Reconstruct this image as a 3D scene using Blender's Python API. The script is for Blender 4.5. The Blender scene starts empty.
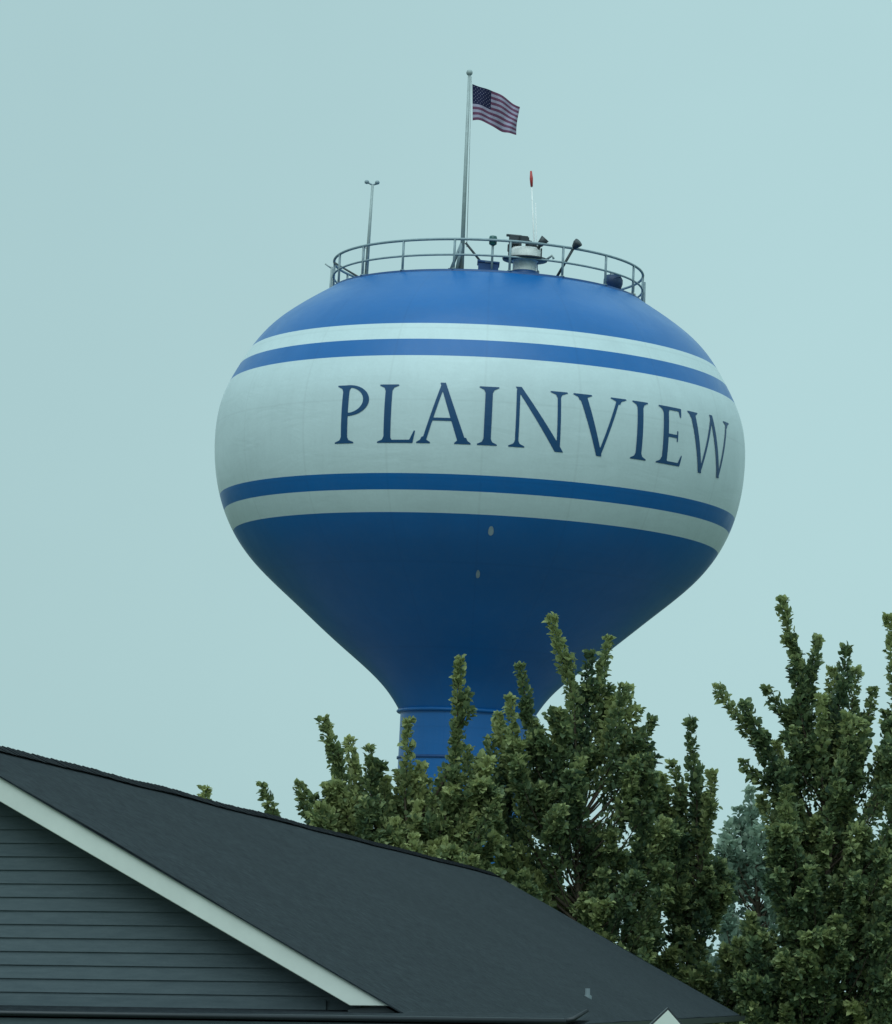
import bpy, bmesh, math, random
from mathutils import Vector, Matrix, noise
R_ = math.radians
PI = math.pi
scene = bpy.context.scene
COL = scene.collection

# ------------------------------------------------------------------ camera
CAMZ = 3.10
FPX, PITCH, ROLL = 3874.9, R_(7.095), R_(2.806)
W, H = 892, 1024
cam_d = bpy.data.cameras.new('camera')
cam = bpy.data.objects.new('camera', cam_d)
COL.objects.link(cam)
cam_d.sensor_fit = 'VERTICAL'
cam_d.sensor_height = 24.0
cam_d.lens = 24.0 * FPX / H
cam_d.clip_start = 0.1
cam_d.clip_end = 6000
fwd = Vector((0, math.cos(PITCH), math.sin(PITCH)))
up0 = Vector((0, -math.sin(PITCH), math.cos(PITCH)))
rt0 = Vector((1, 0, 0))
# the hand-held picture leans: the scene turns clockwise by ROLL
rt = rt0 * math.cos(ROLL) + up0 * math.sin(ROLL)
upv = -rt0 * math.sin(ROLL) + up0 * math.cos(ROLL)
M3 = Matrix((rt, upv, -fwd)).transposed()
cam.matrix_world = Matrix.Translation((0, 0, CAMZ)) @ M3.to_4x4()
scene.camera = cam


def ray(px, py):
    x, y = (px - W / 2) / FPX, (H / 2 - py) / FPX
    return fwd + rt * x + upv * y


def at(px, py, Y):
    """measured picture position -> real point standing Y metres down the view"""
    d = ray(px, py)
    p = d * (Y / d.y)
    return Vector((p.x, p.y, p.z + CAMZ))


# ------------------------------------------------------------------ helpers
def link(o, parent=None):
    COL.objects.link(o)
    if parent:
        o.parent = parent
    return o


def tag(o, label=None, cat=None, group=None, kind=None):
    if label: o['label'] = label
    if cat: o['category'] = cat
    if group: o['group'] = group
    if kind: o['kind'] = kind
    return o


def thing(name, loc, label, cat, group=None, rz=0):
    o = bpy.data.objects.new(name, None)
    o.empty_display_size = 0.3
    o.location = loc
    o.rotation_euler = (0, 0, rz)
    link(o)
    return tag(o, label, cat, group)


def obj(name, bm, mat, parent=None, smooth=False, origin=None):
    """one mesh object from a bmesh given in world coordinates (origin = thing's base)"""
    me = bpy.data.meshes.new(name)
    bm.normal_update()
    bm.to_mesh(me)
    bm.free()
    if isinstance(mat, (list, tuple)):
        for m in mat: me.materials.append(m)
    else:
        me.materials.append(mat)
    if smooth:
        for p in me.polygons: p.use_smooth = True
    o = bpy.data.objects.new(name, me)
    link(o, parent)
    return o


def add_box(bm, c, s, mat=None, mi=0):
    vs = []
    for dz in (-1, 1):
        for dx, dy in ((-1, -1), (1, -1), (1, 1), (-1, 1)):
            v = Vector((dx * s[0] / 2, dy * s[1] / 2, dz * s[2] / 2))
            if mat is not None: v = mat @ v
            vs.append(bm.verts.new(v + Vector(c)))
    for f in ((3, 2, 1, 0), (4, 5, 6, 7), (0, 1, 5, 4), (1, 2, 6, 5), (2, 3, 7, 6), (3, 0, 4, 7)):
        bm.faces.new([vs[i] for i in f]).material_index = mi


def frame(d):
    d = d.normalized()
    a = Vector((0, 0, 1)) if abs(d.z) < 0.95 else Vector((1, 0, 0))
    u = d.cross(a).normalized()
    return u, d.cross(u).normalized()


def add_tube(bm, pts, rads, n=8, caps=True):
    pts = [Vector(p) for p in pts]
    if not isinstance(rads, (list, tuple)): rads = [rads] * len(pts)
    rings = []
    for i, p in enumerate(pts):
        d = pts[min(i + 1, len(pts) - 1)] - pts[max(i - 1, 0)]
        u, v = frame(d)
        rings.append([bm.verts.new(p + (u * math.cos(2 * PI * k / n) + v * math.sin(2 * PI * k / n)) * rads[i]) for k in range(n)])
    for a, b in zip(rings, rings[1:]):
        for k in range(n):
            bm.faces.new((a[k], a[(k + 1) % n], b[(k + 1) % n], b[k]))
    if caps:
        bm.faces.new(rings[0][::-1])
        bm.faces.new(rings[-1])


def add_ring(bm, R, z, r, n=96, m=8, c=(0, 0)):
    rows = []
    for i in range(n):
        a = 2 * PI * i / n
        rows.append([bm.verts.new((c[0] + (R + r * math.cos(2 * PI * k / m)) * math.cos(a),
                                   c[1] + (R + r * math.cos(2 * PI * k / m)) * math.sin(a),
                                   z + r * math.sin(2 * PI * k / m))) for k in range(m)])
    for i in range(n):
        a, b = rows[i], rows[(i + 1) % n]
        for k in range(m):
            bm.faces.new((a[k], b[k], b[(k + 1) % m], a[(k + 1) % m]))


def add_lathe(bm, prof, n=160, c=(0, 0), close_top=False, close_bot=False):
    rows = []
    for r, z in prof:
        rows.append([bm.verts.new((c[0] + r * math.cos(2 * PI * i / n), c[1] + r * math.sin(2 * PI * i / n), z)) for i in range(n)])
    for a, b in zip(rows, rows[1:]):
        for i in range(n):
            bm.faces.new((a[i], a[(i + 1) % n], b[(i + 1) % n], b[i]))
    if close_top: bm.faces.new(rows[-1])
    if close_bot: bm.faces.new(rows[0][::-1])


# ------------------------------------------------------------------ materials
class NT:
    def __init__(self, name):
        self.m = bpy.data.materials.new(name)
        self.m.use_nodes = True
        self.t = self.m.node_tree
        self.bsdf = self.t.nodes['Principled BSDF']

    def n(self, kind, **kw):
        nd = self.t.nodes.new(kind)
        for k, v in kw.items():
            if k.startswith('i_'):
                key = k[2:]
                nd.inputs[int(key) if key.isdigit() else key].default_value = v
            else:
                setattr(nd, k, v)
        return nd

    def l(self, a, b):
        self.t.links.new(a, b)

    def mix(self, fac, a, b, blend='MIX'):
        nd = self.n('ShaderNodeMix', data_type='RGBA', blend_type=blend)
        for s, v in ((0, fac), (6, a), (7, b)):
            if hasattr(v, 'is_linked'):
                self.l(v, nd.inputs[s])
            elif isinstance(v, (int, float)):
                nd.inputs[s].default_value = v
            else:
                nd.inputs[s].default_value = (*v, 1)
        return nd.outputs[2]

    def noise(self, scale, detail=4, rough=0.6, vec=None, dist=0):
        nd = self.n('ShaderNodeTexNoise')
        nd.inputs['Scale'].default_value = scale
        nd.inputs['Detail'].default_value = detail
        nd.inputs['Roughness'].default_value = rough
        nd.inputs['Distortion'].default_value = dist
        if vec: self.l(vec, nd.inputs['Vector'])
        return nd.outputs['Fac']

    def ramp(self, fac, stops):
        nd = self.n('ShaderNodeValToRGB')
        el = nd.color_ramp.elements
        while len(el) < len(stops): el.new(0.5)
        for e, (p, c) in zip(el, stops):
            e.position = p
            e.color = (c, c, c, 1) if isinstance(c, (int, float)) else (*c, 1)
        self.l(fac, nd.inputs[0])
        return nd.outputs[0]

    def coord(self, which='Object', scale=None):
        tc = self.n('ShaderNodeTexCoord')
        if scale is None: return tc.outputs[which]
        mp = self.n('ShaderNodeMapping')
        mp.inputs['Scale'].default_value = scale
        self.l(tc.outputs[which], mp.inputs['Vector'])
        return mp.outputs[0]

    def bump(self, h, strength=0.3, dist=0.02):
        b = self.n('ShaderNodeBump')
        b.inputs['Strength'].default_value = strength
        b.inputs['Distance'].default_value = dist
        self.l(h, b.inputs['Height'])
        self.l(b.outputs[0], self.bsdf.inputs['Normal'])

    def set(self, **kw):
        for k, v in kw.items():
            s = self.bsdf.inputs[k.replace('_', ' ')]
            if hasattr(v, 'is_linked'): self.l(v, s)
            elif isinstance(v, (tuple, list)): s.default_value = (*v, 1) if len(v) == 3 else v
            else: s.default_value = v
        return self


def simple(name, col, rough=0.5, metal=0.0, var=0.12, scale=6.0, spec=0.5):
    t = NT(name)
    f = t.noise(scale, 4, 0.6, t.coord('Object'))
    c = t.mix(t.ramp(f, [(0.3, 0.0), (0.7, 1.0)]), tuple(x * (1 - var) for x in col), tuple(min(1, x * (1 + var)) for x in col))
    t.set(Base_Color=c, Roughness=rough, Metallic=metal, Specular_IOR_Level=spec)
    return t.m


def paint(name, col, rough=0.42, grime=0.12, streak=0.1, spec=0.3):
    """weathered tank paint: broad fading, rain streaks and a slight orange peel"""
    t = NT(name)
    oc = t.coord('Object')
    broad = t.noise(0.35, 5, 0.62, oc, 0.6)
    st = t.noise(1.0, 5, 0.65, t.coord('Object', (2.6, 2.6, 0.16)))
    fine = t.noise(9, 3, 0.6, oc)
    c = t.mix(t.ramp(broad, [(0.34, 0.0), (0.68, grime)]), col, tuple(x * 0.72 for x in col))
    c = t.mix(t.ramp(st, [(0.46, 0.0), (0.74, streak)]), c, (0.24, 0.30, 0.32))
    c = t.mix(t.ramp(fine, [(0.3, 0.0), (0.7, 0.05)]), c, (0.1, 0.1, 0.1))
    # plate seams: vertical welds every 20 degrees and a few round the tank, faintly darker
    sp = t.n('ShaderNodeSeparateXYZ'); t.l(oc, sp.inputs[0])
    an = t.n('ShaderNodeMath', operation='ARCTAN2'); t.l(sp.outputs[0], an.inputs[0]); t.l(sp.outputs[1], an.inputs[1])
    m1 = t.n('ShaderNodeMath', operation='MULTIPLY'); t.l(an.outputs[0], m1.inputs[0]); m1.inputs[1].default_value = 18 / (2 * PI)
    m2 = t.n('ShaderNodeMath', operation='PINGPONG'); t.l(m1.outputs[0], m2.inputs[0]); m2.inputs[1].default_value = .5
    z1 = t.n('ShaderNodeMath', operation='MULTIPLY_ADD'); t.l(sp.outputs[2], z1.inputs[0]); z1.inputs[1].default_value = 1 / 2.75; z1.inputs[2].default_value = .31
    z2 = t.n('ShaderNodeMath', operation='PINGPONG'); t.l(z1.outputs[0], z2.inputs[0]); z2.inputs[1].default_value = .5
    sm = t.n('ShaderNodeMath', operation='MINIMUM'); t.l(m2.outputs[0], sm.inputs[0]); t.l(z2.outputs[0], sm.inputs[1])
    c = t.mix(t.ramp(sm.outputs[0], [(0.0, 0.13), (0.02, 0.0)]), c, tuple(x * .45 for x in col))
    t.set(Base_Color=c, Roughness=t.ramp(broad, [(0.3, rough - 0.06), (0.7, rough + 0.1)]), Specular_IOR_Level=spec)
    t.set(Coat_Weight=0.15, Coat_Roughness=0.3)
    rip = t.noise(0.55, 4, 0.55, t.coord('Object', (0.8, 0.8, 2.4)), 0.8)
    t.bump(rip, 0.16, 0.10)
    return t.m


M = {}
M['tank_white'] = paint('tank_white_paint', (0.60, 0.70, 0.735), 0.45, 0.26, 0.07)
M['tank_blue'] = paint('tank_blue_paint', (0.006, 0.128, 0.40), 0.36, 0.3, 0.03)
M['letter_blue'] = paint('lettering_paint', (0.006, 0.062, 0.17), 0.45, 0.3, 0.0)
M['drop_mark'] = simple('window_drop_pale', (0.30, 0.36, 0.42), 0.6)
M['steel_blue'] = simple('blue_painted_steel', (0.008, 0.06, 0.2), 0.45)
M['drum_blue'] = simple('dark_blue_enamel', (0.005, 0.03, 0.10), 0.5)
M['rail'] = simple('weathered_rail_steel', (0.24, 0.31, 0.35), 0.5, 0.15)
M['galv'] = simple('galvanised_steel', (0.34, 0.40, 0.41), 0.5, 0.1)
M['dark_steel'] = simple('dark_steel', (0.035, 0.045, 0.055), 0.5)
M['white_steel'] = simple('white_painted_steel', (0.82, 0.82, 0.82), 0.45)
M['red_paint'] = simple('red_paint', (0.5, 0.05, 0.05), 0.45)
M['green_glass'] = simple('green_lamp_glass', (0.02, 0.10, 0.10), 0.25)
M['flag_red'] = simple('flag_red_cloth', (0.15, 0.06, 0.11), 0.85, spec=0.1)
M['flag_white'] = simple('flag_white_cloth', (0.34, 0.31, 0.42), 0.85, spec=0.1)
M['flag_blue'] = simple('flag_blue_cloth', (0.02, 0.022, 0.06), 0.85, spec=0.1)
M['trim_white'] = simple('white_trim_board', (0.62, 0.64, 0.60), 0.5, 0, 0.06, 3)
M['gutter_dark'] = simple('dark_gutter_metal', (0.014, 0.018, 0.024), 0.45)
M['ridge'] = simple('ridge_shingle', (0.014, 0.017, 0.021), 0.9, 0, 0.4, 8, 0.15)
M['soffit'] = simple('soffit_panel', (0.10, 0.11, 0.12), 0.7)


def shingle_mat():
    t = NT('asphalt_shingles')
    uv = t.coord('UV')
    br = t.n('ShaderNodeTexBrick')
    br.offset = 0.5
    br.inputs['Scale'].default_value = 1.0
    br.inputs['Mortar Size'].default_value = 0.006
    br.inputs['Mortar Smooth'].default_value = 0.3
    br.inputs['Brick Width'].default_value = 0.33
    br.inputs['Row Height'].default_value = 0.14
    br.inputs['Color1'].default_value = (0.009, 0.013, 0.018, 1)
    br.inputs['Color2'].default_value = (0.014, 0.019, 0.025, 1)
    br.inputs['Mortar'].default_value = (0.009, 0.012, 0.016, 1)
    t.l(uv, br.inputs['Vector'])
    g = t.noise(1.0, 6, 0.8, t.coord('UV', (10, 7.5, 1)))
    c = t.mix(t.ramp(g, [(0.40, 0.0), (0.70, 1.0)]), br.outputs['Color'], (0.042, 0.053, 0.060))
    b = t.noise(0.5, 4, 0.6, uv)
    c = t.mix(t.ramp(b, [(0.35, 0.0), (0.7, 0.35)]), c, (0.010, 0.014, 0.019))
    t.set(Base_Color=c, Roughness=0.92, Specular_IOR_Level=0.15)
    t.bump(g, 0.5, 0.006)
    return t.m


def siding_mat():
    t = NT('grey_lap_siding')
    oc = t.coord('Object', (1.2, 1.2, 9.0))
    g = t.noise(2.2, 6, 0.7, oc)
    f = t.noise(30, 4, 0.7, t.coord('Object', (1, 1, 5)))
    c = t.mix(t.ramp(g, [(0.3, 0.0), (0.7, 1.0)]), (0.068, 0.092, 0.106), (0.102, 0.130, 0.145))
    c = t.mix(t.ramp(f, [(0.4, 0.0), (0.75, 0.3)]), c, (0.055, 0.075, 0.086))
    t.set(Base_Color=c, Roughness=0.7, Specular_IOR_Level=0.3)
    t.bump(f, 0.25, 0.004)
    return t.m


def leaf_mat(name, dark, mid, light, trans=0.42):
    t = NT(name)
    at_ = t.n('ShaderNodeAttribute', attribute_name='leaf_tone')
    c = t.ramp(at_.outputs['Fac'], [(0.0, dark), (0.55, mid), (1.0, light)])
    t.set(Base_Color=c, Roughness=0.5, Specular_IOR_Level=0.35)
    tr = t.n('ShaderNodeBsdfTranslucent')
    t.l(c, tr.inputs['Color'])
    mx = t.n('ShaderNodeMixShader')
    mx.inputs[0].default_value = trans
    t.l(t.bsdf.outputs[0], mx.inputs[1])
    t.l(tr.outputs[0], mx.inputs[2])
    t.l(mx.outputs[0], t.t.nodes['Material Output'].inputs['Surface'])
    return t.m


M['pipe_grey'] = simple('weathered_vent_pipe', (0.11, 0.14, 0.155), 0.6)
M['return_shade'] = simple('return_shade_board', (0.032, 0.043, 0.050), 0.7)  # shadow put into the colour: darker than the siding around the return
M['shingles'] = shingle_mat()
M['siding'] = siding_mat()
M['bark'] = simple('bark', (0.075, 0.058, 0.042), 0.9, 0, 0.35, 14, 0.2)
M['leaf'] = leaf_mat('green_leaves', (0.055, 0.098, 0.062), (0.150, 0.205, 0.095), (0.40, 0.44, 0.19))
M['leaf_olive'] = leaf_mat('olive_leaves', (0.065, 0.108, 0.065), (0.175, 0.225, 0.100), (0.43, 0.46, 0.20))
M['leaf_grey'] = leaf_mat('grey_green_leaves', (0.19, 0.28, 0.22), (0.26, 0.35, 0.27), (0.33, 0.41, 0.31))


def grass_mat():
    t = NT('mown_grass')
    oc = t.coord('Object')
    a = t.noise(0.05, 5, 0.6, oc)
    b = t.noise(2.5, 5, 0.7, oc)
    c = t.mix(t.ramp(a, [(0.35, 0.0), (0.65, 1.0)]), (0.040, 0.075, 0.030), (0.070, 0.10, 0.042))
    c = t.mix(t.ramp(b, [(0.35, 0.0), (0.7, 0.6)]), c, (0.095, 0.11, 0.055))
    t.set(Base_Color=c, Roughness=0.95, Specular_IOR_Level=0.1)
    t.bump(b, 0.6, 0.05)
    return t.m


# ------------------------------------------------------------------ ground
bm = bmesh.new()
n = 60
gv = {}
for i in range(n + 1):
    for j in range(n + 1):
        u, v = (i / n * 2 - 1), (j / n * 2 - 1)
        x, y = 2500 * u * abs(u) , 60 + 2500 * v * abs(v)
        gv[i, j] = bm.verts.new((x, y, 0.0 - 0.25 * noise.noise(Vector((x * .02, y * .02, 3)))* min(1, (abs(u)+abs(v))*1.2)))
for i in range(n):
    for j in range(n):
        bm.faces.new((gv[i, j], gv[i + 1, j], gv[i + 1, j + 1], gv[i, j + 1]))
g = obj('ground', bm, grass_mat(), smooth=True)
tag(g, kind='structure')

# unseen stone yard added round the tower foot to bounce light up at the bowl
t = NT('bounce_yard_stone')
f_ = t.noise(3.0, 6, 0.7, t.coord('Object'))
t.set(Base_Color=t.mix(f_, (0.12, 0.125, 0.13), (0.20, 0.205, 0.21)), Roughness=0.95)
t.bump(f_, 0.6, 0.03)
bm = bmesh.new()
N_ = 72
vs_ = [bm.verts.new((1.2 + (30 + 1.5 * math.sin(k * .9)) * math.cos(2 * PI * k / N_), 147 + (30 + 1.5 * math.sin(k * 1.3)) * math.sin(2 * PI * k / N_), .34)) for k in range(N_)]
bm.faces.new(vs_)
tag(obj('bounce_yard', bm, t.m), kind='structure')

# ------------------------------------------------------------------ water tower
AX, D, HZ = 1.163, 145.0, 20.365 + CAMZ      # axis and height of the widest part
zk = [-10.2, -9, -7.5, -6, -4.5, -3, -1.5, 0, 1.5, 3, 4.5, 5.9]
rk = [2.366, 3.19, 4.934, 6.692, 8.352, 9.377, 9.862, 10.0, 9.805, 9.098, 7.921, 5.888]


def make_spline(xs, ys):
    n = len(xs)
    h = [xs[i + 1] - xs[i] for i in range(n - 1)]
    a = [0.0] * n; b = [1.0] * n; c = [0.0] * n; d = [0.0] * n
    for i in range(1, n - 1):
        a[i] = h[i - 1]; b[i] = 2 * (h[i - 1] + h[i]); c[i] = h[i]
        d[i] = 6 * ((ys[i + 1] - ys[i]) / h[i] - (ys[i] - ys[i - 1]) / h[i - 1])
    for i in range(1, n):
        w = a[i] / b[i - 1]
        b[i] -= w * c[i - 1]; d[i] -= w * d[i - 1]
    m = [0.0] * n
    m[-1] = d[-1] / b[-1]
    for i in range(n - 2, -1, -1):
        m[i] = (d[i] - c[i] * m[i + 1]) / b[i]

    def f(x):
        i = 0
        while i < n - 2 and x > xs[i + 1]: i += 1
        p, q = (xs[i + 1] - x) / h[i], (x - xs[i]) / h[i]
        return p * ys[i] + q * ys[i + 1] + ((p ** 3 - p) * m[i] + (q ** 3 - q) * m[i + 1]) * h[i] ** 2 / 6
    return f


prof = make_spline(zk, rk)
tower = thing('water_tower', (AX, D, 0), 'tall blue and white spheroid water tower lettered PLAINVIEW above the trees', 'water tower')


def band(z0, z1, n):
    return [(prof(z0 + (z1 - z0) * i / n), HZ + z0 + (z1 - z0) * i / n) for i in range(n + 1)]


Z_NECK = -9.86
def shell(name, profile, mat, label=None, **k):
    bm = bmesh.new()
    add_lathe(bm, profile, 224, **k)
    o = obj(name, bm, mat, tower, True)
    if label: o['label'] = label
    return o


ZS = [3.37, 2.735, 2.081, -2.162, -2.725, -3.48]
bowl = shell('bowl', band(Z_NECK, ZS[5], 60), M['tank_blue'], 'deep blue tapering bowl')
shell('lower_white_stripe', band(ZS[5], ZS[4], 8), M['tank_white'])
shell('lower_blue_stripe', band(ZS[4], ZS[3], 8), M['tank_blue'])
white = shell('white_band', band(ZS[3], ZS[2], 44), M['tank_white'])
shell('upper_blue_stripe', band(ZS[2], ZS[1], 8), M['tank_blue'])
shell('upper_white_stripe', band(ZS[1], ZS[0], 8), M['tank_white'])
dome = band(ZS[0], 5.82, 30) + [(5.83, HZ + 5.86), (5.4, HZ + 5.90), (4.0, HZ + 6.02), (2.0, HZ + 6.14), (0.05, HZ + 6.18)]
shell('dome_roof', dome, M['tank_blue'], 'blue dome roof', close_top=True)
# stem under the bowl
shell('neck_ring', [(2.50, HZ - 9.99), (2.62, HZ - 9.97), (2.66, HZ - 9.92), (2.62, HZ - 9.86), (2.50, HZ - 9.83)], M['tank_blue'])
shell('pedestal', [(4.1, 0.0), (4.05, 0.4), (3.5, 2.2), (2.95, 4.2), (2.6, 5.6), (2.5, 6.6), (2.5, HZ - 11.72)], M['tank_blue'])
shell('pedestal_seam', [(2.5, HZ - 11.72), (2.56, HZ - 11.70), (2.56, HZ - 11.62), (2.5, HZ - 11.60)], M['steel_blue'])
shell('collar', [(2.5, HZ - 11.60), (2.5, HZ - 9.99)], M['tank_blue'])
for (sx, sz, hh) in ((3.0, -4.01, .16), (0.66, -5.415, .13)):  # pale raindrop marks from the window glass, added as patches on the bowl
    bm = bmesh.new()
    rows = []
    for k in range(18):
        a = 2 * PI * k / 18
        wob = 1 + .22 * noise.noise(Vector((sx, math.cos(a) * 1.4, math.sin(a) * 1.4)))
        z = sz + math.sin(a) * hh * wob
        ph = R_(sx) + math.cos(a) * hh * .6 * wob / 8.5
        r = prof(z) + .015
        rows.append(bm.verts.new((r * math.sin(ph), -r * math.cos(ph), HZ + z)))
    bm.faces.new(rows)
    obj('window_drop_mark', bm, M['drop_mark'], bowl)


# ---- serif lettering: signed distance shapes -> clean polygons wrapped on the white band
def hp_poly(pts):
    """convex polygon (counter-clockwise) as max of half planes"""
    E = []
    for i in range(len(pts)):
        (x0, y0), (x1, y1) = pts[i], pts[(i + 1) % len(pts)]
        dx, dy = x1 - x0, y1 - y0
        l = math.hypot(dx, dy)
        E.append((dy / l, -dx / l, -(dy * x0 - dx * y0) / l))
    return lambda x, y: max(a * x + b * y + c for a, b, c in E)


def rect(x0, x1, y0, y1): return hp_poly([(x0, y0), (x1, y0), (x1, y1), (x0, y1)])


def stroke(x0, y0, x1, y1, w0, w1=None):
    """horizontal-measured stroke from bottom (x0,y0) to top (x1,y1)"""
    w1 = w0 if w1 is None else w1
    return hp_poly([(x0 - w0 / 2, y0), (x0 + w0 / 2, y0), (x1 + w1 / 2, y1), (x1 - w1 / 2, y1)])


def ell(cx, cy, rx, ry):
    return lambda x, y: (math.hypot((x - cx) / rx, (y - cy) / ry) - 1) * min(rx, ry)


def inter(*f): return lambda x, y: max(g(x, y) for g in f)
def sub(a, b): return lambda x, y: max(a(x, y), -b(x, y))


def serif(cx, hw, y, s, tl=.06, tr=.06):
    """s=+1: foot serif standing on y; s=-1: head serif hanging from y; tl/tr = stem half width"""
    t = .028
    def q(pts): return hp_poly(pts if s > 0 else [(x, 2 * y - v) for x, v in pts][::-1])
    return [q([(cx - hw, y), (cx + hw, y), (cx + hw, y + t * .8), (cx - hw, y + t * .8)]),
            q([(cx - hw, y + t * .7), (cx + hw, y + t * .7), (cx + tr + .03, y + .055), (cx - tl - .03, y + .055)]),
            q([(cx - tl - .03, y + .05), (cx + tr + .03, y + .05), (cx + tr, y + .11), (cx - tl, y + .11)])]


T, S = .128, .062
h2 = T / 2
GL = {}
GL['P'] = (.67, [stroke(.20, 0, .205, 1, T), *serif(.20, .19, 0, 1, h2, h2), *serif(.16, .14, 1, -1, .02, .1),
                 inter(sub(ell(.25, .735, .42, .268), ell(.235, .74, .318, .222)), rect(.20, .8, .3, 1.1))])
GL['L'] = (.70, [stroke(.185, 0, .185, 1, T), *serif(.185, .18, 1, -1, h2, h2), *serif(.15, .15, 0, 1, .03, .09),
                 hp_poly([(.15, 0), (.66, 0), (.64, .055), (.15, .05)]),
                 hp_poly([(.58, .02), (.655, 0), (.70, .21), (.675, .21)])])
GL['A'] = (.96, [stroke(.125, 0, .445, 1.04, S + .01, S), stroke(.82, 0, .43, 1.04, T + .02, T - .03), rect(.24, .70, .385, .435),
                 *serif(.125, .125, 0, 1, .03, .03), *serif(.82, .145, 0, 1, .07, .06)])
GL['I'] = (.36, [stroke(.18, 0, .18, 1, T), *serif(.18, .175, 0, 1, h2, h2), *serif(.18, .175, 1, -1, h2, h2)])
GL['N'] = (1.03, [stroke(.155, 0, .15, .98, S), stroke(.925, -.03, .150, 1.03, T + .03, T - .02), stroke(.905, -.02, .88, 1, S),
                  *serif(.155, .145, 0, 1, .03, .03), *serif(.88, .16, 1, -1, .03, .03)])
GL['V'] = (1.07, [stroke(.55, -.03, .18, 1, T - .02, T + .02), stroke(.545, -.03, .895, 1, S, S),
                  *serif(.185, .18, 1, -1, .06, .06), *serif(.895, .165, 1, -1, .03, .03)])
GL['E'] = (.64, [stroke(.195, 0, .19, 1, T), *serif(.15, .14, 1, -1, .03, .1), *serif(.15, .15, 0, 1, .03, .09),
                 rect(.18, .57, .945, 1.0), hp_poly([(.545, .84), (.575, .84), (.585, 1.0), (.50, 1.0)]),
                 rect(.18, .49, .475, .53), hp_poly([(.47, .41), (.50, .41), (.50, .60), (.47, .60)]),
                 rect(.18, .60, 0, .055), hp_poly([(.53, .02), (.60, 0), (.64, .19), (.615, .19)])])
GL['W'] = (1.53, [stroke(.46, -.03, .15, 1, T - .02, T + .02), stroke(.455, -.03, .775, 1.0, S, S), stroke(1.135, -.03, .765, 1.03, T - .02, T - .02),
                  stroke(1.13, -.03, 1.40, 1, S, S), *serif(.155, .15, 1, -1, .06, .06), *serif(1.40, .14, 1, -1, .03, .03)])
CAP = 2.09
STEP = .0125
for ch, ph0 in (('P', -31.9), ('L', -22.0), ('A', -13.6), ('I', -1.2), ('N', 5.1), ('V', 18.3), ('I', 32.0), ('E', 38.9), ('W', 47.7)):
    w, shapes = GL[ch]
    nx, ny = int((w + .12) / STEP), int(1.16 / STEP)
    val = [[min(f(-.06 + i * STEP, -.06 + j * STEP) for f in shapes) for j in range(ny + 1)] for i in range(nx + 1)]
    bm = bmesh.new()
    cache = {}

    def vert(key, x, y):
        if key not in cache:
            z = -1.12 + CAP * y
            r = prof(z) + .014
            ph = R_(ph0) + x * 2.03 / 10.0
            cache[key] = bm.verts.new((r * math.sin(ph), -r * math.cos(ph), HZ + z))
        return cache[key]
    for i in range(nx):
        for j in range(ny):
            cs = ((i, j), (i + 1, j), (i + 1, j + 1), (i, j + 1))
            d = [val[a][b] for a, b in cs]
            if min(d) >= 0: continue
            poly = []
            for k in range(4):
                a, b = cs[k], cs[(k + 1) % 4]
                da, db = d[k], d[(k + 1) % 4]
                if da < 0: poly.append(vert(a, -.06 + a[0] * STEP, -.06 + a[1] * STEP))
                if (da < 0) != (db < 0):
                    t = da / (da - db)
                    poly.append(vert((min(a, b), max(a, b)), -.06 + (a[0] + (b[0] - a[0]) * t) * STEP, -.06 + (a[1] + (b[1] - a[1]) * t) * STEP))
            if len(poly) >= 3:
                try: bm.faces.new(poly)
                except ValueError: pass
    o = obj('letter', bm, M['letter_blue'], white, True)
    o['label'] = 'dark blue painted serif letter ' + ch


# ---- roof deck of the tower
RD = 5.87
ZD = HZ + 5.84
shell('deck_rim', [(RD - .03, ZD - .12), (RD + .07, ZD - .10), (RD + .07, ZD + .07), (RD - .01, ZD + .07), (RD - .01, ZD - .02)], M['steel_blue'])
guard = thing('guard_rail', (AX, D, ZD), 'grey steel guard railing round the top of the blue dome', 'railing')
bm = bmesh.new(); add_ring(bm, RD, 1.19, .05); obj('top_rail', bm, M['rail'], guard, True)
bm = bmesh.new(); add_ring(bm, RD, .61, .04); obj('mid_rail', bm, M['rail'], guard, True)
for k in range(18):
    a = R_(-53 + 20 * k)
    bm = bmesh.new()
    x, y = RD * math.sin(a), -RD * math.cos(a)
    add_tube(bm, [(x, y, .07), (x, y, 1.18)], .045, 8)
    add_box(bm, (x, y, .085), (.16, .16, .03))
    obj('post', bm, M['rail'], guard, True)
# braces at the two ends of the rail that show in outline
for a0, da, nm in ((-84, 26, 'brace'),):
    a, b = R_(a0), R_(a0 + da)
    bm = bmesh.new()
    add_tube(bm, [(RD * math.sin(a), -RD * math.cos(a), 1.05), (.97 * RD * math.sin(b), -.97 * RD * math.cos(b), .1)], .04, 8)
    obj(nm, bm, M['dark_steel'], guard, True)


def deck(px, r, depth_sign=-1):
    """point on the deck, r from the axis, at the measured bearing (front half)"""
    x = (px - 488.5) / 26.45
    return Vector((AX + x, D + depth_sign * math.sqrt(max(r * r - x * x, 0)), ZD + .06))


def on(px, py, Y): return at(px, py, Y)


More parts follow.
